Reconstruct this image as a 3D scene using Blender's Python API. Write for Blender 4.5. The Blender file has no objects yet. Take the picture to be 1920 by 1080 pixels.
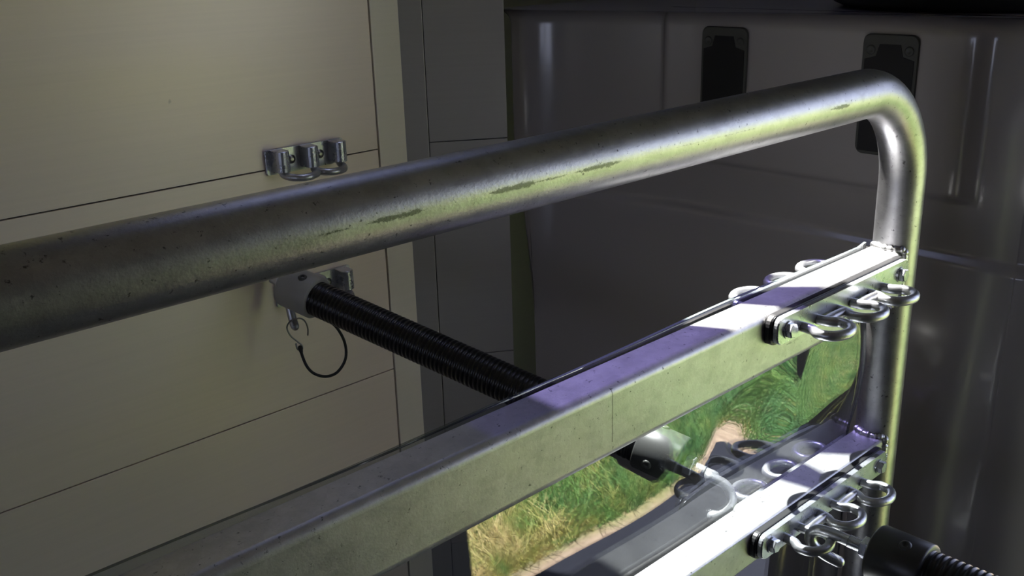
import bpy, bmesh, math, random
import numpy as np
from mathutils import Matrix, Vector
random.seed(4)
D = bpy.data
C = bpy.context.scene.collection
Z0 = 1.5            # camera height above the trailer floor; builders use camera-height coordinates
# ------------------------------------------------------------------ camera
W = np.array([[0.7248, -0.2427, 0.6448], [-0.6884, -0.2180, 0.6918], [-0.0274, -0.9453, -0.3251]])
cam = D.cameras.new('camera'); cam.sensor_width = 36; cam.lens = 1875.0 / 1920 * 36
cam.clip_start = .02
co = D.objects.new('camera', cam); C.objects.link(co)
m = Matrix.Identity(4)
for i in range(3):
    m[i][0] = W[i][0]; m[i][1] = -W[i][1]; m[i][2] = -W[i][2]
m[2][3] = Z0
co.matrix_world = m
bpy.context.scene.camera = co
# ------------------------------------------------------------------ light and exposure
vs = bpy.context.scene.view_settings
vs.view_transform = 'Standard'; vs.look = 'None'; vs.gamma = 1; vs.use_curve_mapping = False
vs.exposure = 1.72
bpy.context.scene.cycles.max_bounces = 10
bpy.context.scene.cycles.transparent_max_bounces = 16
wd = D.worlds.new('sky'); bpy.context.scene.world = wd; wd.use_nodes = True
wn = wd.node_tree; wn.nodes.clear()
wo = wn.nodes.new('ShaderNodeOutputWorld'); wb = wn.nodes.new('ShaderNodeBackground')
wt = wn.nodes.new('ShaderNodeTexCoord'); wx = wn.nodes.new('ShaderNodeSeparateXYZ'); wr = wn.nodes.new('ShaderNodeValToRGB')
wn.links.new(wt.outputs['Generated'], wx.inputs[0]); wn.links.new(wx.outputs['Z'], wr.inputs[0])
wr.color_ramp.elements[0].position = 0.0; wr.color_ramp.elements[0].color = (.55, .60, .82, 1)
wr.color_ramp.elements[1].position = .55; wr.color_ramp.elements[1].color = (.22, .25, .42, 1)
wn.links.new(wr.outputs[0], wb.inputs[0]); wb.inputs[1].default_value = 1.4
wn.links.new(wb.outputs[0], wo.inputs[0])
sun = D.lights.new('sun', 'SUN'); sun.energy = 15; sun.angle = math.radians(.6); sun.color = (1, .97, .93)
so = D.objects.new('sun', sun); C.objects.link(so)
SUNDIR = Vector((-.06, -.45, -1.0)).normalized()      # travelling direction
so.rotation_euler = SUNDIR.to_track_quat('-Z', 'Y').to_euler(); so.location = (0, 0, 6)

# ------------------------------------------------------------------ materials
def mat(name, col=(.5, .5, .5), rough=.5, metal=0.0, spec=None, build=None):
    m = D.materials.new(name); m.use_nodes = True
    nt = m.node_tree; p = nt.nodes['Principled BSDF']
    p.inputs['Base Color'].default_value = (*col, 1); p.inputs['Roughness'].default_value = rough
    p.inputs['Metallic'].default_value = metal
    if build: build(nt, p)
    return m
def nd(nt, t, **k):
    n = nt.nodes.new(t)
    for a, v in k.items():
        if a.startswith('i_'): n.inputs[int(a[2:])].default_value = v
        else: setattr(n, a, v)
    return n
def coords(nt, scale=(1, 1, 1)):
    g = nd(nt, 'ShaderNodeNewGeometry'); mp = nd(nt, 'ShaderNodeMapping'); mp.inputs['Scale'].default_value = scale
    nt.links.new(g.outputs['Position'], mp.inputs[0]); return mp.outputs[0]
def noise(nt, scale, s=(1, 1, 1), detail=4, rough=.6):
    n = nd(nt, 'ShaderNodeTexNoise'); n.inputs['Scale'].default_value = scale; n.inputs['Detail'].default_value = detail
    n.inputs['Roughness'].default_value = rough; nt.links.new(coords(nt, s), n.inputs['Vector']); return n.outputs['Fac']
def ramp(nt, src, stops):
    r = nd(nt, 'ShaderNodeValToRGB'); nt.links.new(src, r.inputs[0])
    while len(r.color_ramp.elements) < len(stops): r.color_ramp.elements.new(.5)
    for e, (p, c) in zip(r.color_ramp.elements, stops): e.position = p; e.color = (*c, 1) if len(c) == 3 else c
    return r.outputs[0]
def g3(v): return (v, v, v)
def mixc(nt, fac, a, b, mode='MIX'):
    n = nd(nt, 'ShaderNodeMixRGB', blend_type=mode)
    for i, v in ((0, fac), (1, a), (2, b)):
        if isinstance(v, (int, float)): n.inputs[i].default_value = v
        elif isinstance(v, tuple): n.inputs[i].default_value = (*v, 1)
        else: nt.links.new(v, n.inputs[i])
    return n.outputs[0]
def mth(nt, op, a, b=None):
    n = nd(nt, 'ShaderNodeMath', operation=op)
    for i, v in ((0, a), (1, b)):
        if v is None: continue
        if isinstance(v, (int, float)): n.inputs[i].default_value = v
        else: nt.links.new(v, n.inputs[i])
    return n.outputs[0]
def bump(nt, p, h, strength, dist=.001):
    b = nd(nt, 'ShaderNodeBump'); b.inputs['Strength'].default_value = strength; b.inputs['Distance'].default_value = dist
    nt.links.new(h, b.inputs['Height']); nt.links.new(b.outputs[0], p.inputs['Normal'])

def galv_build(base=(.50, .50, .52), scuff=None, r0=.24, r1=.40, mark=None):
    def f(nt, p):
        v = nd(nt, 'ShaderNodeTexVoronoi'); v.inputs['Scale'].default_value = 150
        nt.links.new(coords(nt), v.inputs['Vector'])
        sp = nd(nt, 'ShaderNodeSeparateColor'); nt.links.new(v.outputs['Color'], sp.inputs[0])
        n = noise(nt, 35, (1, 1, 1), 6)
        n2 = noise(nt, 420, (1, 1, 1), 3)
        c = mixc(nt, mth(nt, 'MULTIPLY', n, 1.0), tuple(x * .82 for x in base), tuple(min(1, x * 1.15) for x in base))
        c = mixc(nt, .05, c, sp.outputs[0], 'OVERLAY')
        # tiny pits and thin scratches of dirt
        pit = ramp(nt, noise(nt, 190, (1, 1.0, 1.0), 4, .7), [(.32, g3(1)), (.37, g3(0))])
        scr = ramp(nt, noise(nt, 60, (.5, 3, 3), 5, .75), [(.28, g3(1)), (.33, g3(0))])
        st = ramp(nt, noise(nt, 16, (1, 1, 1.6), 8, .78), [(.47, g3(0)), (.62, g3(1))])
        c = mixc(nt, mth(nt, 'MULTIPLY', st, .38), c, tuple(x * .55 for x in base))
        c = mixc(nt, pit, c, tuple(x * .3 for x in base)); c = mixc(nt, scr, c, tuple(x * .5 for x in base))
        if mark:
            g = nd(nt, 'ShaderNodeNewGeometry'); s = nd(nt, 'ShaderNodeSeparateXYZ'); nt.links.new(g.outputs['Position'], s.inputs[0])
            wv = mth(nt, 'MULTIPLY', mth(nt, 'SUBTRACT', noise(nt, 60), .5), .002)
            a = mth(nt, 'LESS_THAN', mth(nt, 'ABSOLUTE', mth(nt, 'SUBTRACT', mth(nt, 'ADD', s.outputs[0], wv), mark[0])), .00045)
            a = mth(nt, 'MULTIPLY', a, mth(nt, 'GREATER_THAN', s.outputs[2], mark[1] + Z0)); a = mth(nt, 'MULTIPLY', a, mth(nt, 'LESS_THAN', s.outputs[1], .4650))
            c = mixc(nt, mth(nt, 'MULTIPLY', a, .75), c, (.05, .05, .045))
        if scuff:
            g = nd(nt, 'ShaderNodeNewGeometry'); s = nd(nt, 'ShaderNodeSeparateXYZ'); nt.links.new(g.outputs['Position'], s.inputs[0])
            zc, hw = scuff
            band = mth(nt, 'ABSOLUTE', mth(nt, 'SUBTRACT', s.outputs[2], zc + Z0))
            wob = noise(nt, 420, (.6, 1, 1), 6, .85)
            band = mth(nt, 'SUBTRACT', hw, band)
            band = mth(nt, 'DIVIDE', band, hw)
            xs = ramp(nt, mth(nt, 'ADD', mth(nt, 'MULTIPLY', s.outputs[0], .5), .5), [(0, g3(0))] + SC)
            a = mth(nt, 'ADD', mth(nt, 'MULTIPLY', wob, 2.2), mth(nt, 'MULTIPLY', band, .9))
            a = mth(nt, 'SUBTRACT', mth(nt, 'ADD', a, xs), 2.25)
            a = mth(nt, 'MULTIPLY', a, 3.0)
            k = nd(nt, 'ShaderNodeClamp'); nt.links.new(a, k.inputs[0])
            y = mth(nt, 'LESS_THAN', s.outputs[1], .4817)
            kk = mth(nt, 'MULTIPLY', k.outputs[0], y)
            c = mixc(nt, mth(nt, 'MULTIPLY', kk, .8), c, (.06, .065, .055))
        nt.links.new(c, p.inputs['Base Color'])
        rr = nd(nt, 'ShaderNodeMapRange'); nt.links.new(n, rr.inputs[0]); rr.inputs[3].default_value = r0; rr.inputs[4].default_value = r1
        nt.links.new(rr.outputs[0], p.inputs['Roughness'])
        bump(nt, p, n2, .25, .0005)
    return f
def xr(x): return x * .5 + .5
SC = []
for a, b, v in ((.285, .30, .55), (.322, .352, .9), (.415, .445, 1.0), (.455, .475, .6), (.495, .53, .85), (.60, .70, .35), (.83, .852, .95)):
    SC += [(xr(a - .006), g3(0.15)), (xr(a), g3(v)), (xr(b), g3(v)), (xr(b + .006), g3(0.15))]
SC = SC[:31]
M = {}
M['tube'] = mat('galvanised_tube', (.5, .5, .5), .3, .95, build=galv_build((.40, .40, .412), (-.1480, .0028), .32, .46))
M['rail'] = mat('galvanised_rail', (.5, .5, .5), .3, .72, build=galv_build((.49, .49, .495), None, .34, .50, (.5344, -.3720)))
M['zinc'] = mat('zinc_steel', (.5, .5, .5), .3, .8, build=galv_build((.58, .60, .64), None, .22, .34))
M['rod'] = mat('cast_galvanised', (.5, .5, .5), .35, .82, build=galv_build((.52, .53, .55), None, .26, .42))
M['weld'] = mat('weld', (.42, .42, .43), .38, 1.0, build=galv_build((.5, .5, .5), None, .3, .5))
M['rubber'] = mat('black_rubber', (.012, .012, .013), .45)
M['ribbed'] = mat('black_ribbed_plastic', (.006, .006, .007), .30)
M['cap'] = mat('grey_painted_cap', (.040, .041, .040), .36, 0)
M['cap_light'] = mat('pale_grey_cap', (.34, .34, .31), .42, 0)  # same cap at the wall end, with its warm light put into the colour
M['dull_plate'] = mat('black_plate', (.006, .006, .0065), .75)
M['plate_frame'] = mat('dark_plate_frame', (.045, .047, .043), .38)
M['screw'] = mat('steel_screw', (.35, .35, .33), .3, .9)
def wall_build(base, lo=.93):
    def f(nt, p):
        n = noise(nt, 6, (.6, .6, 45), 6, .7); n2 = noise(nt, 1.3, (1, 1, 2), 2)
        c = mixc(nt, n, tuple(x * lo for x in base), tuple(min(1, x * 1.05) for x in base))
        sp = ramp(nt, noise(nt, 38, (1, 1, 1), 2, .4), [(.16, g3(1)), (.19, g3(0))])
        c = mixc(nt, mth(nt, 'MULTIPLY', sp, .5), c, tuple(x * .5 for x in base))
        nt.links.new(c, p.inputs['Base Color'])
        bump(nt, p, n, .08, .0004)
    return f
M['wall'] = mat('anodised_panel', (.5, .5, .5), .36, .15, build=wall_build((.88, .76, .64)))
M['trim'] = mat('anodised_trim', (.5, .5, .5), .34, .15, build=wall_build((.80, .74, .62)))
M['nose'] = mat('nose_panel', (.5, .5, .5), .40, .4, build=wall_build((.36, .345, .33)))
M['seam'] = mat('seam_dark', (.02, .02, .02), .7)
M['gelcoat'] = mat('grey_gelcoat', (.28, .26, .26), .2, 0)
M['gelcoat'].node_tree.nodes['Principled BSDF'].inputs['Coat Weight'].default_value = .3
M['gelcoat'].node_tree.nodes['Principled BSDF'].inputs['Coat Roughness'].default_value = .08
M['floor'] = mat('rubber_floor', (.022, .024, .034), .95)
M['floor'].node_tree.nodes['Principled BSDF'].inputs['Specular IOR Level'].default_value = .1
M['ceiling'] = mat('ceiling_panel', (.20, .19, .18), .6)
M['lining'] = mat('dark_wall_lining', (.07, .068, .066), .6)
def grass_build(nt, p):
    n = noise(nt, 5, (1, 1, 1), 6, .7); n2 = noise(nt, 1.2, (1, 1, 1), 3)
    c = ramp(nt, n, [(.3, (.05, .09, .02)), (.5, (.16, .20, .05)), (.68, (.38, .32, .15))])
    g = nd(nt, 'ShaderNodeNewGeometry'); s = nd(nt, 'ShaderNodeSeparateXYZ'); nt.links.new(g.outputs['Position'], s.inputs[0])
    yy = mth(nt, 'ADD', s.outputs[1], mth(nt, 'MULTIPLY', mth(nt, 'SUBTRACT', n2, .5), .35))
    k = nd(nt, 'ShaderNodeMapRange'); nt.links.new(yy, k.inputs[0]); k.inputs[1].default_value = PATH - .08; k.inputs[2].default_value = PATH + .02
    pc = ramp(nt, noise(nt, 30, (1, 1, 1), 6, .7), [(.3, (.22, .155, .11)), (.7, (.44, .34, .25))])
    c = mixc(nt, k.outputs[0], c, pc)
    nt.links.new(c, p.inputs['Base Color'])
PATH = -1.00
def blade_build(nt, p):
    g = nd(nt, 'ShaderNodeNewGeometry'); s = nd(nt, 'ShaderNodeSeparateXYZ'); nt.links.new(g.outputs['Position'], s.inputs[0])
    k = nd(nt, 'ShaderNodeMapRange'); nt.links.new(s.outputs[0], k.inputs[0]); k.inputs[1].default_value = 2.0; k.inputs[2].default_value = 2.9
    n = mth(nt, 'SUBTRACT', noise(nt, 6, (1, 1, 1), 4), mth(nt, 'MULTIPLY', k.outputs[0], .16))
    nt.links.new(ramp(nt, n, [(.28, (.05, .16, .04)), (.42, (.12, .25, .05)), (.50, (.34, .34, .09)), (.62, (.60, .48, .22))]), p.inputs['Base Color'])
M['grass'] = mat('grass_ground', (.1, .2, .04), .9, build=grass_build)
M['blade'] = mat('grass_blade', (.16, .26, .05), .6, build=blade_build)
M['hedge'] = mat('hedge_leaf', (.05, .11, .025), .6)
M['bark'] = mat('bark', (.10, .07, .05), .9)
# clear sheet: a thin slab that reflects by Fresnel and lets the rest through
def clear_mat():
    m = D.materials.new('clear_acrylic'); m.use_nodes = True; nt = m.node_tree; nt.nodes.clear()
    out = nd(nt, 'ShaderNodeOutputMaterial'); mx = nd(nt, 'ShaderNodeMixShader'); tr = nd(nt, 'ShaderNodeBsdfTransparent'); gl = nd(nt, 'ShaderNodeBsdfGlossy')
    tr.inputs[0].default_value = (.80, .83, .84, 1); gl.inputs['Roughness'].default_value = .012
    fr = nd(nt, 'ShaderNodeFresnel'); g = nd(nt, 'ShaderNodeNewGeometry')
    mr = nd(nt, 'ShaderNodeMapRange'); nt.links.new(g.outputs['Backfacing'], mr.inputs[0]); mr.inputs[3].default_value = 1.8; mr.inputs[4].default_value = 1 / 1.8
    nt.links.new(mr.outputs[0], fr.inputs['IOR'])
    nt.links.new(fr.outputs[0], mx.inputs[0]); nt.links.new(tr.outputs[0], mx.inputs[1]); nt.links.new(gl.outputs[0], mx.inputs[2]); nt.links.new(mx.outputs[0], out.inputs[0])
    return m
M['clear'] = clear_mat()
tv = D.materials.new('violet_vent_pane'); tv.use_nodes = True; tv.node_tree.nodes.clear()
_o = nd(tv.node_tree, 'ShaderNodeOutputMaterial'); _t = nd(tv.node_tree, 'ShaderNodeBsdfTransparent'); _t.inputs[0].default_value = (.20, .185, .30, 1)
tv.node_tree.links.new(_t.outputs[0], _o.inputs[0]); M['vent_pane'] = tv  # made-up violet tint that lets weak sun into the shadow patches
M['clear_edge'] = mat('acrylic_edge', (.10, .12, .12), .25)

# ------------------------------------------------------------------ mesh helpers
class MB:
    def __init__(s): s.v = []; s.f = []; s.sm = []
    def add(s, v, f, smooth=False):
        o = len(s.v); s.v += [tuple(map(float, x)) for x in v]; s.f += [tuple(i + o for i in q) for q in f]; s.sm += [smooth] * len(f); return s
    def box(s, a, b, bev=0.0):
        bm = bmesh.new(); bmesh.ops.create_cube(bm, size=1)
        a, b = np.array(a, float), np.array(b, float)
        for v in bm.verts: v.co = Vector(((a + b) / 2 + np.array(v.co) * (b - a)))
        if bev: bmesh.ops.bevel(bm, geom=bm.edges[:], offset=bev, segments=2, affect='EDGES', profile=.6)
        bm.verts.ensure_lookup_table(); bm.verts.index_update()
        s.add([v.co for v in bm.verts], [[v.index for v in f.verts] for f in bm.faces], False); bm.free(); return s
    def sweep(s, path, rad, n=16, caps=True, smooth=True, closed=False, round_ends=False):
        P = [Vector(p) for p in path]; k = len(P); R = [rad] * k if np.isscalar(rad) else list(rad)
        if round_ends:
            a, b = P[0], P[-1]; da = (P[0] - P[1]).normalized(); db = (P[-1] - P[-2]).normalized(); r0, r1 = R[0], R[-1]
            st = [(a + da * r0 * math.sin(t), r0 * math.cos(t)) for t in (1.5, 1.2, .8, .4)]
            en = [(b + db * r1 * math.sin(t), r1 * math.cos(t)) for t in (.4, .8, 1.2, 1.5)]
            P = [q for q, _ in st] + P + [q for q, _ in en]; R = [q for _, q in st] + R + [q for _, q in en]; k = len(P)
        T = []
        for i in range(k):
            if closed: t = P[(i + 1) % k] - P[i - 1]
            else: t = P[min(i + 1, k - 1)] - P[max(i - 1, 0)]
            T.append(t.normalized())
        up = Vector((0, 0, 1)) if abs(T[0].z) < .9 else Vector((0, 1, 0))
        N = (up - T[0] * up.dot(T[0])).normalized(); vs_ = []
        for i in range(k):
            N = (N - T[i] * N.dot(T[i])).normalized(); B = T[i].cross(N)
            for j in range(n):
                a = 2 * math.pi * j / n; vs_.append(P[i] + (N * math.cos(a) + B * math.sin(a)) * R[i])
        fs = []
        for i in range(k if closed else k - 1):
            for j in range(n):
                a, b = i * n + j, i * n + (j + 1) % n; c, d = ((i + 1) % k) * n + (j + 1) % n, ((i + 1) % k) * n + j
                fs.append((a, b, c, d))
        s.add(vs_, fs, smooth)
        if caps and not closed:
            o = len(s.v) - len(vs_)
            s.f.append(tuple(o + j for j in reversed(range(n)))); s.f.append(tuple(o + (k - 1) * n + j for j in range(n))); s.sm += [False, False]
        return s
    def lathe(s, base, axis, prof, n=32, smooth=True, phase=0.0):
        A = Vector(axis).normalized(); base = Vector(base)
        up = Vector((0, 0, 1)) if abs(A.z) < .9 else Vector((1, 0, 0))
        N = (up - A * up.dot(A)).normalized(); B = A.cross(N); vs_ = []
        for h, r in prof:
            for j in range(n):
                a = 2 * math.pi * j / n + phase; vs_.append(base + A * h + (N * math.cos(a) + B * math.sin(a)) * r)
        fs = [(i * n + j, i * n + (j + 1) % n, (i + 1) * n + (j + 1) % n, (i + 1) * n + j) for i in range(len(prof) - 1) for j in range(n)]
        s.add(vs_, fs, smooth); o = len(s.v) - len(vs_)
        if prof[0][1] > 1e-6: s.f.append(tuple(o + j for j in reversed(range(n)))); s.sm.append(False)
        if prof[-1][1] > 1e-6: s.f.append(tuple(o + (len(prof) - 1) * n + j for j in range(n))); s.sm.append(False)
        return s
    def prism(s, poly, origin, U, V, Wd, depth, bev=0.0):
        """closed polygon (u,v) extruded along Wd"""
        U, V, Wd, o = Vector(U), Vector(V), Vector(Wd), Vector(origin)
        rings = [(0, bev), (bev, 0), (depth - bev, 0), (depth, bev)] if bev else [(0, 0), (depth, 0)]
        cx = sum(p[0] for p in poly) / len(poly); cy = sum(p[1] for p in poly) / len(poly)
        mx = max(math.hypot(p[0] - cx, p[1] - cy) for p in poly)
        vs_ = []
        for d, inn in rings:
            for (u, v) in poly:
                l = math.hypot(u - cx, v - cy) or 1; q = 1 - inn / l
                vs_.append(o + U * (cx + (u - cx) * q) + V * (cy + (v - cy) * q) + Wd * d)
        n = len(poly); fs = [(i * n + j, i * n + (j + 1) % n, (i + 1) * n + (j + 1) % n, (i + 1) * n + j) for i in range(len(rings) - 1) for j in range(n)]
        fs.append(tuple(reversed(range(n)))); fs.append(tuple((len(rings) - 1) * n + j for j in range(n)))
        return s.add(vs_, fs, False)
    def build(s, name, m, parent=None, loc=None, shift=True, wn=False):
        me = D.meshes.new(name); me.from_pydata(s.v, [], s.f); me.update()
        bm = bmesh.new(); bm.from_mesh(me); bmesh.ops.recalc_face_normals(bm, faces=bm.faces); bm.to_mesh(me); bm.free()
        me.polygons.foreach_set('use_smooth', s.sm if len(s.sm) == len(me.polygons) else [False] * len(me.polygons))
        me.materials.append(m)
        o = D.objects.new(name, me); C.objects.link(o)
        if parent is not None: o.parent = parent
        if loc is not None: o.location = (loc[0], loc[1], loc[2] + (0 if parent else Z0))
        elif parent is None: o.location = (0, 0, Z0)
        return o
def empty(name, loc, label=None, cat=None, group=None, rot=(0, 0, 0), kind=None):
    o = D.objects.new(name, None); C.objects.link(o); o.location = (loc[0], loc[1], loc[2] + Z0); o.rotation_euler = rot
    o.empty_display_size = .05; tag(o, label, cat, group, kind); return o
def tag(o, label=None, cat=None, group=None, kind=None):
    for k, v in (('label', label), ('category', cat), ('group', group), ('kind', kind)):
        if v: o[k] = v
    return o
def dup(o, parent=None, loc=None):
    c = o.copy(); C.objects.link(c); c.parent = parent
    if loc is not None: c.location = (loc[0], loc[1], loc[2] + (0 if parent else Z0))
    for ch in list(o.children): dup(ch, c)
    return c
def spline(pts, n=6, closed=False):
    P = [Vector(p) for p in pts]; out = []; k = len(P)
    rng = range(k) if closed else range(k - 1)
    for i in rng:
        if closed: a, b, c, d = P[i - 1], P[i], P[(i + 1) % k], P[(i + 2) % k]
        else: a, b, c, d = P[max(i - 1, 0)], P[i], P[i + 1], P[min(i + 2, k - 1)]
        for j in range(n):
            t = j / n
            out.append(.5 * ((2 * b) + (c - a) * t + (2 * a - 5 * b + 4 * c - d) * t * t + (3 * b - a - 3 * c + d) * t ** 3))
    if not closed: out.append(P[-1])
    return out
def rrect(w, h, r, k=4):
    out = []
    for cx, cy, a0 in ((w / 2 - r, h / 2 - r, 0), (-w / 2 + r, h / 2 - r, 90), (-w / 2 + r, -h / 2 + r, 180), (w / 2 - r, -h / 2 + r, 270)):
        for i in range(k + 1):
            a = math.radians(a0 + 90 * i / k); out.append((cx + r * math.cos(a), cy + r * math.sin(a)))
    return out

# ================================================================== THE SETTING
WY = 1.19; XR = -1.15; XF = 1.62; ZC = .60; ZF = -1.5; ZG = -1.93
def struct(o): return tag(o, kind='structure')
# side wall behind the gate: horizontal planks
wl = struct(MB().box((XR, WY + .004, ZF), (.875, WY + .03, ZC)).build('wall_left', M['seam']))
zs = [ZF, -1.325, -.976, -.627, -.278, .071, .42, ZC]
for i in range(len(zs) - 1):
    MB().box((XR, WY, zs[i] + .0008), (.8495, WY + .012, zs[i + 1] - .0008), .0006).build('plank', M['wall'], wl)
MB().box((.8518, WY - .0015, ZF), (.9015, WY + .012, ZC), .0012).build('corner_strip', M['trim'], wl)
MB().box((.9, WY + .01, ZF), (XF, WY + .03, ZC)).build('front_section', M['nose'], wl)
# angled nose wall
nx, ny = .8965, 1.1935; ang = math.atan2(1.1065 - 1.194, 1.030 - .8965)
wf = empty('wall_front', (nx, ny, 0), kind='structure', rot=(0, 0, ang)); L = .160
MB().box((0, .003, ZF), (L, .02, ZC)).build('backing', M['seam'], wf)
MB().box((0.004, -.002, ZF), (.040, .01, ZC), .001).build('edge_strip', M['nose'], wf)
for i in range(len(zs) - 1):
    MB().box((.0412, 0, zs[i] + .0006), (L, .012, zs[i + 1] - .0006), .0005).build('plank', M['nose'], wf)
# far end behind the moulded locker, ceiling, floor, doorway side
struct(MB().box((XF, .36, ZF), (XF + .03, WY + .03, ZC)).build('wall_right', M['nose']))
wbk = MB(); wbk.box((XR - .03, -.53, ZF), (XR, WY + .03, -.42)); wbk.box((XR - .03, -.53, -.05), (XR, WY + .03, ZC)); wbk.box((XR - .03, -.53, -.42), (XR, .10, -.05)); wbk.box((XR - .03, .75, -.42), (XR, WY + .03, -.05)); struct(wbk.build('wall_back', M['lining']))
DX = 1.27
struct(MB().box((XR, -.53, ZF), (DX, -.50, ZC)).build('wall_near', M['lining']))
fl = MB().box((XR, -.53, ZF - .05), (3.4, WY + .03, ZF)); struct(fl.build('floor', M['floor']))
struct(MB().box((DX, -.50, LT := .15), (XF + .03, -.47, ZC)).build('trim_1', M['ceiling']))
struct(MB().box((XF, -.50, LT), (XF + .03, .36, ZC)).build('trim_2', M['ceiling']))
# ceiling with an unseen opening added above the gate to let sun in
hz = ZC; sh = lambda z: (hz - z)          # sun: x shift .06, y shift .45 per unit height
def up(x, y, z): return (x + .06 * (hz - z), y + .45 * (hz - z))
hx0, hy0 = .47, up(0, .512, -.1484)[1]
hx1 = up(1.03, 0, -.3243)[0]; hy1 = 1.175
cl = MB()
cl.box((XR - .03, -.53, hz), (hx0, WY + .03, hz + .03)); cl.box((hx1, -.53, hz), (XF + .03, WY + .03, hz + .03))
cl.box((hx0, -.53, hz), (hx1, hy0, hz + .03)); cl.box((hx0, hy1, hz), (hx1, WY + .03, hz + .03))
ce = struct(cl.build('ceiling', M['ceiling']))
# outdoors
gd = MB().box((-14, -40, ZG - .1), (40, 20, ZG)); struct(gd.build('ground', M['grass']))
# ================================================================== GRASS (uncountable)
def blades(n):
    rs = np.random.RandomState(3); v = []; f = []
    for i in range(n):
        x = 1.3 + 5.5 * rs.uniform(0, 1) ** 1.4; y = PATH - .02 - 2.6 * rs.uniform(0, 1) ** 1.5; 
        h = rs.uniform(.05, .15); a = rs.uniform(0, 6.28); w = .0016; l = rs.uniform(.03, .16); b = rs.uniform(0, 6.28)
        dx, dy = math.cos(a) * w, math.sin(a) * w; o = len(v)
        v += [(x - dx, y - dy, ZG - .005), (x + dx, y + dy, ZG - .005), (x + dx * .6 + math.cos(b) * l * .4, y + dy * .6 + math.sin(b) * l * .4, ZG + h * .6), (x - dx * .6 + math.cos(b) * l * .4, y - dy * .6 + math.sin(b) * l * .4, ZG + h * .6), (x + math.cos(b) * l, y + math.sin(b) * l, ZG + h)]
        f += [(o, o + 1, o + 2, o + 3), (o + 3, o + 2, o + 4)]
    mb = MB(); mb.v = v; mb.f = f; mb.sm = [True] * len(f); return mb
gb = blades(70000)
me = D.meshes.new('grass'); me.from_pydata(gb.v, [], gb.f); me.materials.append(M['blade'])
go = D.objects.new('grass', me); C.objects.link(go); go.location = (0, 0, Z0)
tag(go, 'long green and straw-coloured grass growing beside the bare path outside', 'grass', kind='stuff')

# ================================================================== THE GATE
GY = .4817; ZT = -.1484; R = .0241; PX = 1.028; RB = .105; LX = -.92
gate = empty('partition_gate', (PX, GY, ZF), 'galvanised steel tube gate with flat rails, clear sheet and hook plates', 'gate')
def G(p): return (p[0] - PX, p[1] - GY, p[2] - ZF)
path = [(LX, GY, ZF)] + [(LX, GY, z) for z in np.linspace(ZF + .1, ZT - RB, 6)]
path += [(LX + RB - RB * math.cos(t), GY, ZT - RB + RB * math.sin(t)) for t in np.linspace(0, math.pi / 2, 14)[1:]]
path += [(x, GY, ZT) for x in np.linspace(LX + RB + .05, PX - RB, 24)]
path += [(PX - RB + RB * math.sin(t), GY, ZT - RB + RB * math.cos(t)) for t in np.linspace(0, math.pi / 2, 20)[1:]]
path += [(PX, GY, z) for z in np.linspace(ZT - RB - .02, ZF, 14)]
MB().sweep([G(p) for p in path], R, 48).build('frame_tube', M['tube'], gate)
def rail(zt, h, y0, y1, r):
    w = y1 - y0; poly = [(a if a > 0 or r < .005 else a, b) for a, b in rrect(w, h, r, 5)]; poly = [q for q in poly if q[0] < w / 2 - r + 1e-6] ; poly += [(w / 2, -h / 2 + .002), (w / 2, h / 2 - .002)]; poly = poly[-1:] + [(w / 2 - .002, h / 2)] + poly[1:-2] + [(w / 2 - .002, -h / 2)] + [poly[-2]]; cy, cz = (y0 + y1) / 2, zt - h / 2
    mb = MB(); x0, x1 = LX + .02, PX - .012; n = len(poly); xs = np.linspace(x0, x1, 40); v = []
    for x in xs:
        for (a, b) in poly: v.append(G((x, cy + a, cz + b)))
    fs = [(i * n + j, i * n + (j + 1) % n, (i + 1) * n + (j + 1) % n, (i + 1) * n + j) for i in range(len(xs) - 1) for j in range(n)]
    mb.add(v, fs, False); mb.f += [tuple(range(n)), tuple((len(xs) - 1) * n + j for j in range(n))]; mb.sm += [False, False]
    o = mb.build('flat_rail', M['rail'], gate)
    for i, pl in enumerate(o.data.polygons):
        nrm = pl.normal; pl.use_smooth = not (abs(nrm.y) > .999 or abs(nrm.z) > .999 or abs(nrm.x) > .9)
    return o
ZR1, ZR2, ZR3 = -.3243, -.5490, -.80
YF, YB = .463, .500
rail(ZR1, .0617, YF, YB, .0075); rail(ZR2, .040, YF, YB, .003); rail(ZR3, .040, YF, YB, .003)
# welds where the rails meet the post: lumpy beads
def weld(pts, r=.0042):
    P = spline(pts, 8); rr = [r * (.75 + .5 * random.random()) for _ in P]
    MB().sweep([G(p) for p in P], rr, 10, round_ends=True).build('weld_bead', M['weld'], gate)
for zt, h in ((ZR1, .0617), (ZR2, .040)):
    xe = lambda y: PX - math.sqrt(max(R * R - (y - GY) ** 2, 0)) - .001
    weld([(xe(y), y, zt + .001) for y in np.linspace(YB - .002, YF + .003, 5)])
    weld([(xe(YF + .002) + .001, YF + .000, z) for z in np.linspace(zt - .002, zt - h + .002, 6)])
    weld([(xe(y), y, zt - h) for y in np.linspace(YB - .002, YF + .003, 5)])
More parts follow.
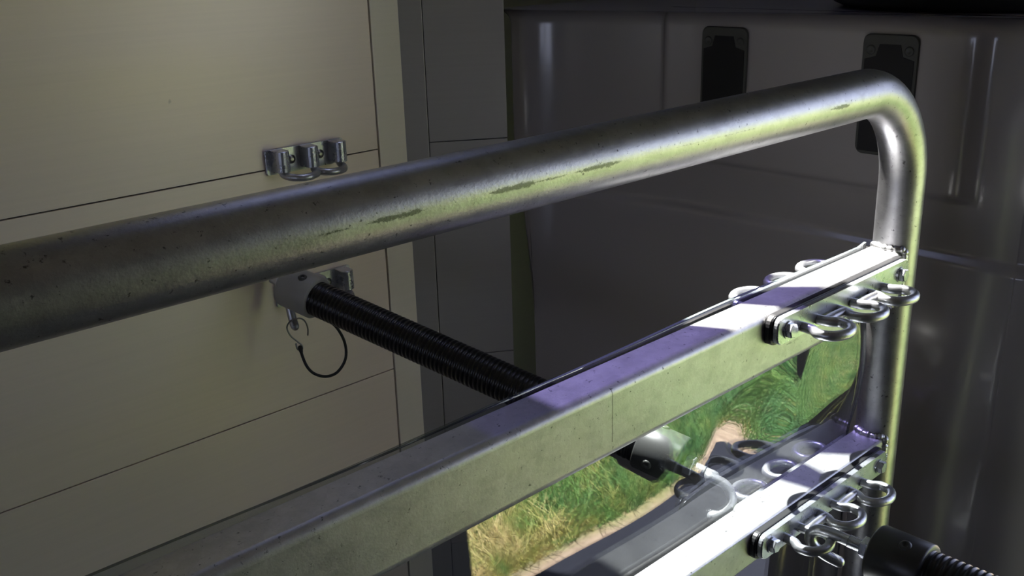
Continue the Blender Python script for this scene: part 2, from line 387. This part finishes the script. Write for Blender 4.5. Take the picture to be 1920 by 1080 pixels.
# clear sheet behind the rails, slightly bowed, with a wavy end
def sheet():
    X0, X1, ZB, ZTp = LX + .03, 1.003, -1.42, -.3217
    nx_, nz_ = 220, 110; T = .003; v = []
    def yof(x, z):
        # held at the rails, bowed between them
        u = (z - ZR1) / .25
        b = .0018 * math.sin(math.pi * min(max(-(z - (ZR1 - .03)) / .19, 0), 1)) ** 2 * (math.sin(x * 7.3 + .9) * .7 + .45 * math.sin(x * 15.7 + 1.0))
        e = -1.05 * max(0, x - .885) ** 2 * math.sin(math.pi * min(max(-(z - (ZR1 - .03)) / .19, 0), 1))
        return .5005 + max(b, -.0003) * 1.0 + .0006 * math.sin(x * 23 + z * 9) + e + .0012
    for side in (0, 1):
        for i in range(nx_ + 1):
            for k in range(nz_ + 1):
                z = ZTp + (ZB - ZTp) * (k / nz_) ** 1.6
                xe_ = X1 - .006 * math.exp(-((z + .43) / .09) ** 2) - .004 * math.exp(-((z + .56) / .05) ** 2)
                x = X0 + (xe_ - X0) * i / nx_
                zz = z + (.0022 * math.sin(x * 9 + 1.1) + .004 * max(0, (x - .985) / .02) if k == 0 else 0)
                v.append(G((x, yof(x, z) + side * T, zz)))
    n1 = (nx_ + 1) * (nz_ + 1); f = []; id_ = lambda i, k: i * (nz_ + 1) + k
    for i in range(nx_):
        for k in range(nz_):
            q = (id_(i, k), id_(i + 1, k), id_(i + 1, k + 1), id_(i, k + 1)); f.append(q); f.append(tuple(n1 + a for a in reversed(q)))
    mb = MB(); mb.add(v, f, True)
    e = []
    for i in range(nx_): e += [(id_(i + 1, 0), id_(i, 0), n1 + id_(i, 0), n1 + id_(i + 1, 0)), (id_(i, nz_), id_(i + 1, nz_), n1 + id_(i + 1, nz_), n1 + id_(i, nz_))]
    for k in range(nz_): e += [(id_(nx_, k + 1), id_(nx_, k), n1 + id_(nx_, k), n1 + id_(nx_, k + 1)), (id_(0, k), id_(0, k + 1), n1 + id_(0, k + 1), n1 + id_(0, k))]
    mb.f += e; mb.sm += [False] * len(e)
    o = mb.build('clear_sheet', M['clear'], gate); o.data.materials.append(M['clear_edge'])
    for p in o.data.polygons:
        if abs(p.normal.y) < .5: p.material_index = 1; p.use_smooth = False
    return o
sheet()
# hook plates
def hexhead(base, ax, r, h):
    ax = Vector(ax); b = Vector(base)
    return MB().lathe(b, ax, [(0, r * 1.0), (h * .8, r), (h, r * .86)], 6, False)
def hook_plate(loc, rz=0, y=0.0):
    """serpentine rod of three loops welded on a bar; local: bar along x, loops towards -y"""
    P = D.objects.new('hook_plate', None)
    L, H, T = .252, .0262, .006; back = .0065
    mb = MB().prism(rrect(L, H, .009, 5), (0, -back, 0), (1, 0, 0), (0, 0, 1), (0, -1, 0), T, .0012)
    plate = mb.build('hook_plate', M['zinc'], gate); plate.location = Vector(G(loc)); plate.rotation_euler = (0, 0, rz)
    rb = MB().prism(rrect(L + .006, H + .003, .010, 5), (0, 0, 0), (1, 0, 0), (0, 0, 1), (0, -1, 0), back - .0003, .001)
    rb.build('rubber_backing', M['rubber'], plate)
    yf = -(back + T)
    for sx in (-1, 1):
        b = MB().lathe((sx * (L / 2 - .018), yf, -.001), (0, -1, 0), [(0, .0085), (.0012, .0085)], 20, False)
        b.lathe((sx * (L / 2 - .018), yf - .001, -.001), (0, -1, 0), [(0, .0072), (.0046, .0072), (.0056, .0062)], 6, False, .35)
        b.build('hex_bolt', M['zinc'], plate)
    pts = []
    for k in range(3):
        c = -.069 + .063 * k
        for (a, d) in ((-.013, .003), (-.0145, -.010), (-.020, -.020), (-.0155, -.0325), (0, -.0385), (.0155, -.0325), (.020, -.020), (.0145, -.010), (.013, .003)):
            pts.append((c + a, yf + d, -.0055))
    for k in range(3):
        q = pts[k * 9:(k + 1) * 9]
        MB().sweep(spline(q, 6), .0049, 14).build('loop', M['rod'], plate)
        if k < 2:
            a, b = pts[k * 9 + 7], pts[(k + 1) * 9 + 1]
            MB().sweep(spline([(a[0], a[1] + .002, -.0055), ((a[0] + b[0]) / 2, a[1] + .003, -.0055), (b[0], b[1] + .002, -.0055)], 4), .0050, 10, round_ends=True).build('loop_weld', M['weld'], plate)
    D.objects.remove(P)
    return plate
hp = hook_plate((.872, YF, -.3395))
def place_plate(loc, rz):
    q = dup(hp, gate); q.location = Vector(G(loc)); q.rotation_euler = (0, 0, rz); return q
place_plate((.868, YF, -.5655), 0)
place_plate((.895, YB + .0055, -.3435), math.pi)
place_plate((.915, YB + .0055, -.5790), math.pi)

# ================================================================== MOULDED LOCKER
XB = 1.17
prof = [(1.050, 1.112), (1.062, 1.122), (1.085, 1.118), (1.108, 1.088), (1.128, 1.035), (1.145, .985), (1.158, .935), (1.167, .88), (1.17, .82), (1.17, .55), (1.17, .42), (1.171, .40), (1.177, .380), (1.190, .366), (1.21, .360), (1.60, .360)]
ZL = -.0905
def sstep(a, b, x):
    t = min(max((x - a) / (b - a), 0), 1); return t * t * (3 - 2 * t)
def locker():
    root = empty('moulded_locker', (1.38, .73, ZF), 'glossy grey moulded front locker with two black cover plates', 'locker')
    def Q(p): return (p[0] - 1.38, p[1] - .73, p[2] - ZF)
    S = []
    for i in range(len(prof) - 1):
        pass
    sp = spline([(a, b, 0) for a, b in prof], 14)
    zz = [ZL + .0001] + list(ZL - .022 * (1 - np.cos(np.linspace(0, math.pi / 2, 7)[1:]))) + list(np.linspace(ZL - .03, -.30, 60)) + list(np.linspace(-.302, -.40, 40)) + list(np.linspace(-.41, ZF, 14))
    v = []
    for i, p in enumerate(sp):
        t = (sp[min(i + 1, len(sp) - 1)] - sp[max(i - 1, 0)]).normalized(); nn = Vector((t.y, -t.x, 0))    # outward (towards -x)
        for k, z in enumerate(zz):
            off = 0
            d = ZL - z
            if d < .022: off -= .022 * (1 - math.sqrt(max(0, 1 - (1 - d / .022) ** 2)))
            y = p.y
            boss = sstep(.462, .474, y) * (1 - sstep(.905, .917, y)) * sstep(-.307, -.294, z)
            off += .010 * boss if p.x < 1.3 else 0
            lower = 1 - sstep(-.378, -.364, z)
            off += .010 * lower + min(.035, .10 * max(0.0, -.37 - z))
            
            v.append(Q((p.x + nn.x * off, p.y + nn.y * off, z)))
    nz_ = len(zz); f = [(i * nz_ + k, (i + 1) * nz_ + k, (i + 1) * nz_ + k + 1, i * nz_ + k + 1) for i in range(len(sp) - 1) for k in range(nz_ - 1)]
    mb = MB(); mb.add(v, f, True)
    # top and back
    top = [i * nz_ for i in range(len(sp))]; o = len(mb.v); mb.v += [Q((1.60, 1.15, ZL)), Q((1.08, 1.15, ZL))]
    mb.f.append(tuple(top + [o, o + 1])); mb.sm.append(False)
    mb.build('moulding', M['gelcoat'], root)
    for yc, w in ((.6962 * 1.16, .0735), (.4935 * 1.16, .070)):
        zt = -.0970 * 1.16; h = .145
        fr = MB().prism(rrect(w, h, .010, 5), (XB - .0098, yc, zt - h / 2), (0, 1, 0), (0, 0, 1), (-1, 0, 0), .004, .0015)
        fo = fr.build('cover_plate', M['plate_frame'], root); fo.location = (-1.38, -.73, -ZF)
        ins = MB().prism([(-w / 2 + .004, -h / 2 + .004), (w / 2 - .004, -h / 2 + .004), (w / 2 - .004, h / 2 - .030), (w / 2 - .018, h / 2 - .026), (w / 2 - .022, h / 2 - .012), (-w / 2 + .022, h / 2 - .012), (-w / 2 + .018, h / 2 - .026), (-w / 2 + .004, h / 2 - .030)], (XB - .0130, yc, zt - h / 2), (0, 1, 0), (0, 0, 1), (-1, 0, 0), .0015)
        io = ins.build('black_insert', M['dull_plate'], fo)
        for sy in (-1, 1):
            MB().lathe((XB - .0133, yc + sy * (w / 2 - .011), zt - .019), (-1, 0, 0), [(0, .0060), (.0015, .0055), (.0022, .0040), (.0012, .0022), (.0010, .0001)], 18).build('screw', M['plate_frame'], fo)
    return root
locker()
# black round tub standing on top of the locker
tb = MB().lathe((1.372, .565, ZL + .0005), (0, 0, 1), [(0, .150), (.001, .168), (.006, .180), (.02, .196), (.05, .212), (.09, .218), (.14, .216), (.17, .222), (.176, .226), (.184, .226), (.188, .220), (.184, .212), (.10, .205), (.03, .185), (.012, .16), (.010, .0001)], 72)
tag(tb.build('rubber_tub', M['rubber']), 'wide black rubber tub standing on top of the grey locker', 'tub')

# ================================================================== WALL BRACKETS
def wall_bracket(name, x, z, label):
    """origin: centre of the back plate on the wall"""
    root = empty(name, (x, WY, z), label, 'bracket', 'double loop brackets on the plank wall')
    MB().prism(rrect(.124, .034, .003, 3), (0, -.0005, 0), (1, 0, 0), (0, 0, 1), (0, -1, 0), .0045, .0008).build('back_plate', M['zinc'], root)
    for k in (-1, 0, 1):
        poly = [(-.0095, 0), (.0095, 0), (.0095, -.016)] + [(.0095 * math.cos(a), -.016 - .0095 * math.sin(a)) for a in np.linspace(.2, math.pi - .2, 9)] + [(-.0095, -.016)]
        MB().prism(poly, (k * .0455, -.004, -.0125), (1, 0, 0), (0, 1, 0), (0, 0, 1), .029, .001).build('lug', M['zinc'], root)
    for k in (-1, 1):
        MB().lathe((k * .0228, -.0045, 0), (0, -1, 0), [(0, .0062), (.001, .0062), (.0012, .0042), (.003, .0036), (.0035, .002)], 20).build('rivet', M['screw'], root)
    pts = [(-.0455, -.017, -.008), (-.0455, -.018, -.015), (-.043, -.028, -.018), (-.034, -.040, -.019), (-.0205, -.044, -.019), (-.006, -.039, -.018), (-.001, -.028, -.017), (0, -.023, -.014), (.001, -.028, -.017), (.008, -.040, -.018), (.0215, -.044, -.019), (.036, -.040, -.019), (.044, -.029, -.018), (.0455, -.018, -.015), (.0455, -.017, -.008)]
    MB().sweep(spline(pts, 6), .0050, 14).build('loop_rod', M['rod'], root)
    return root
wall_bracket('hook_bracket', .7245, -.268, 'twin-loop steel bracket riveted to the plank wall, above the gate tube')
wall_bracket('hook_bracket', .7185, -.4545, 'twin-loop steel bracket on the plank wall holding the black hose end')

# ================================================================== RIBBED BARS WITH CAPS AND HOOKS
def ribbed_bar(A, B, label, hookA=None, hookB=None, capA=True, capB=True, ra=.0235):
    """A, B: hose/cap boundaries; caps reach outwards"""
    A, B = Vector(A), Vector(B); ax = (B - A).normalized(); Ln = (B - A).length
    root = empty('spacer_bar', tuple(A), label, 'spacer bar', 'black ribbed spacer bars')
    def Lc(p): return tuple(Vector(p) - A)
    pitch = .0062; n = int(Ln / pitch); prof_ = []
    for i in range(n):
        for q, r in ((0, ra - .0018), (.2, ra - .0004), (.4, ra), (.6, ra), (.8, ra - .0004)):
            prof_.append(((i + q) * Ln / n, r))
    prof_.append((Ln, ra - .0018))
    MB().lathe((0, 0, 0), ax, prof_, 44).build('ribbed_hose', M['ribbed'], root)
    def cap(base, d, hook, cm='cap'):
        RC = .0285; CL = .052
        c = MB().lathe(Lc(base - d * .004), d, [(0, ra + .0008), (.0005, RC - .001), (.002, RC), (CL - .003, RC), (CL - .0008, RC - .0012), (CL, RC - .003), (CL, .0001)], 48)
        co_ = c.build('end_cap', M[cm], root)
        side = Vector((0, 0, 1)); side = (side - d * side.dot(d)).normalized()
        sd = d.cross(side)
        for an in (-.35, math.pi * .55):
            s_ = (side * math.cos(an) + sd * math.sin(an))
            MB().lathe(Lc(base + d * .016 + s_ * (RC - .0008)), s_, [(0, .0060), (.0012, .0058), (.0022, .0042), (.0024, .003), (.0008, .0022), (.0006, .0001)], 20).build('screw', M['plate_frame'], co_)
        if hook:
            face = base + d * (CL - .0005)
            nu = MB().lathe(Lc(face), d, [(0, .0112), (.0085, .0112), (.0095, .0100)], 6, False, .3); nu.build('nut', M['zinc'], co_)
            th = []
            for i in range(9): th += [(.008 + i * .0018, .0058), (.0089 + i * .0018, .0066)]
            MB().lathe(Lc(face), d, th, 24).build('threaded_stud', M['zinc'], co_)
            st = face + d * .022
            pts = [st] + [Vector(p) for p in hook]
            MB().sweep([Vector(p) - A for p in spline(pts, 8)], .0058, 16, round_ends=True).build('hook', M['rod'], co_)
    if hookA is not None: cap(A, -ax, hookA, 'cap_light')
    if hookB is not None: cap(B, ax, hookB)
    return root
# rear bar: from the wall bracket to the back of the lower rail
Aw = Vector((.6602, 1.09, -.4343)); Bf = Vector((.8094, .6, -.5508)); dr = (Bf - Aw).normalized()
Bh = Bf - dr * .046
f2 = Bf + dr * .018
hk = [f2 + dr * .022, (.8130, .5650, -.5580), (.8215, .5520, -.5645), (.8245, .5440, -.5740), (.8215, .5400, -.5840), (.8130, .5440, -.5930), (.8040, .5520, -.5980)]
wA = Aw - dr * .05
hw = [Aw - dr * .060 + Vector((-.001, -.002, -.002)), (.6560, 1.1400, -.4330), (.6540, 1.1480, -.4420), (.6530, 1.1460, -.458), (.6520, 1.1400, -.4745), (.6510, 1.1340, -.4840)]
rb1 = ribbed_bar(Aw, Bh, 'black ribbed spacer bar reaching from the plank wall bracket to the gate', hookA=hw, hookB=hk)
# front bar, hooked in the lower plate near the camera
Fc = Vector((.8130, .369, -.5632)); df = Vector((0, 1, 0)).normalized()
Bb = Fc - df * .047; Ab = Bb - Vector((-.06, 1, .10)).normalized() * .42
Ab = Bb + Vector((0.0, -.42, 0))
fh = [(.8130, .400, -.5632), (.8125, .420, -.5632), (.8115, .4320, -.5655), (.8105, .4375, -.5740), (.8115, .4345, -.5840), (.8170, .4240, -.5930), (.8250, .4120, -.6000)]
rb2 = ribbed_bar(Ab, Bb, 'black ribbed spacer bar at lower right with its hook in the gate loop', hookB=fh)

# ================================================================== BUNGEE LOOP
def AtY(px, py, Y):
    d = W @ np.array([(px - 960) / 1875., (py - 540) / 1875., 1.]); return tuple(d * Y / d[1])
bg = empty('elastic_loop', (.65, 1.11, -.475), 'thin black elastic loop with a wire hook hanging under the bar end', 'elastic cord')
def Bq(p): return tuple(Vector(p) - Vector((.65, 1.11, -.475)))
cord = [AtY(563, 652, 1.118), AtY(567, 668, 1.115), AtY(576, 688, 1.11), AtY(590, 701, 1.105), AtY(611, 706, 1.10), AtY(631, 699, 1.095), AtY(645, 680, 1.09), AtY(649, 660, 1.09), AtY(644, 636, 1.09), AtY(630, 613, 1.09), AtY(612, 599, 1.09), AtY(598, 594, 1.092)]
cord = spline(cord, 6)
MB().sweep([Bq(p) for p in cord], .0020, 12, round_ends=True).build('elastic_cord', M['rubber'], bg)
MB().sweep([Bq(p) for p in cord[:5]], [.0034, .0034, .0030, .0026, .0022], 12, round_ends=True).build('cord_ferrule', M['rubber'], bg)
wire = [AtY(577, 628, 1.115), AtY(577, 616, 1.112), AtY(572, 603, 1.112), AtY(562, 597, 1.118), AtY(549, 600, 1.134), AtY(541, 606, 1.130), AtY(538, 616, 1.124), AtY(545, 630, 1.122), AtY(557, 640, 1.12), AtY(566, 648, 1.118), AtY(566, 656, 1.117), AtY(558, 655, 1.12), AtY(555, 645, 1.122)]
MB().sweep([Bq(p) for p in spline(wire, 6)], .0011, 8, round_ends=True).build('wire_hook', M['screw'], bg)

# ================================================================== ADDED SUN MASK (unseen panes and bars, shaped to break sunlight on the rails)
mask_root = empty('roof_vent', ((hx0 + hx1) / 2, (hy0 + hy1) / 2, hz), 'slatted roof vent in the trailer ceiling above the gate', 'vent')
mask_root['kind'] = 'thing'
def sun_filter(poly):
    cx, cy = (hx0 + hx1) / 2, (hy0 + hy1) / 2
    MB().prism([(a - cx, b - cy) for a, b in poly], (0, 0, .004), (1, 0, 0), (0, 1, 0), (0, 0, 1), .004).build('slat', M['vent_pane'], mask_root)
sun_filter([(.46, .83), (.781, .83), (.7508, .8904), (.7377, .9164), (.718, .955), (.46, .955)])
sun_filter([(.786, .955), (.8109, .9124), (.8256, .8874), (.86, .83), (.957, .83), (.906, .8871), (.8786, .9177), (.845, .955)])
MB().box((.46 - (hx0 + hx1) / 2, .955 - (hy0 + hy1) / 2, .010), (.672 - (hx0 + hx1) / 2, 1.18 - (hy0 + hy1) / 2, .016)).build('vent_cover', M['rubber'], mask_root)  # added blocker that bounds the sun on the lower rail
MB().box((.46 - (hx0 + hx1) / 2, .83 - (hy0 + hy1) / 2, .012), (.535 - (hx0 + hx1) / 2, .955 - (hy0 + hy1) / 2, .015)).build('slat', M['vent_pane'], mask_root)
MB().box((.85 - (hx0 + hx1) / 2, hy0 - (hy0 + hy1) / 2, .012), (.935 - (hx0 + hx1) / 2, .884 - (hy0 + hy1) / 2, .016)).build('vent_bar', M['rubber'], mask_root)  # added blocker that keeps sun off the front bar's end cap
sun_filter([(.922, .968), (.961, .968), (.9593, .9814), (.9663, 1.0112), (.972, 1.09), (.905, 1.09), (.915, 1.0131), (.920, .984)])
sun_filter([(1.037, .965), (.9999, 1.0112), (.985, 1.03), (.985, 1.18), (1.11, 1.18), (1.11, .965)])
cx, cy = (hx0 + hx1) / 2, (hy0 + hy1) / 2
fm = MB()
fm.box((hx0 - cx - .02, hy0 - cy - .02, -.01), (hx1 - cx + .02, hy0 - cy, .05)); fm.box((hx0 - cx - .02, hy1 - cy, -.01), (hx1 - cx + .02, hy1 - cy + .02, .05))
fm.box((hx0 - cx - .02, hy0 - cy - .02, -.01), (hx0 - cx, hy1 - cy + .02, .05)); fm.box((hx1 - cx, hy0 - cy - .02, -.01), (hx1 - cx + .02, hy1 - cy + .02, .05))
fm.build('vent_frame', M['rubber'], mask_root)
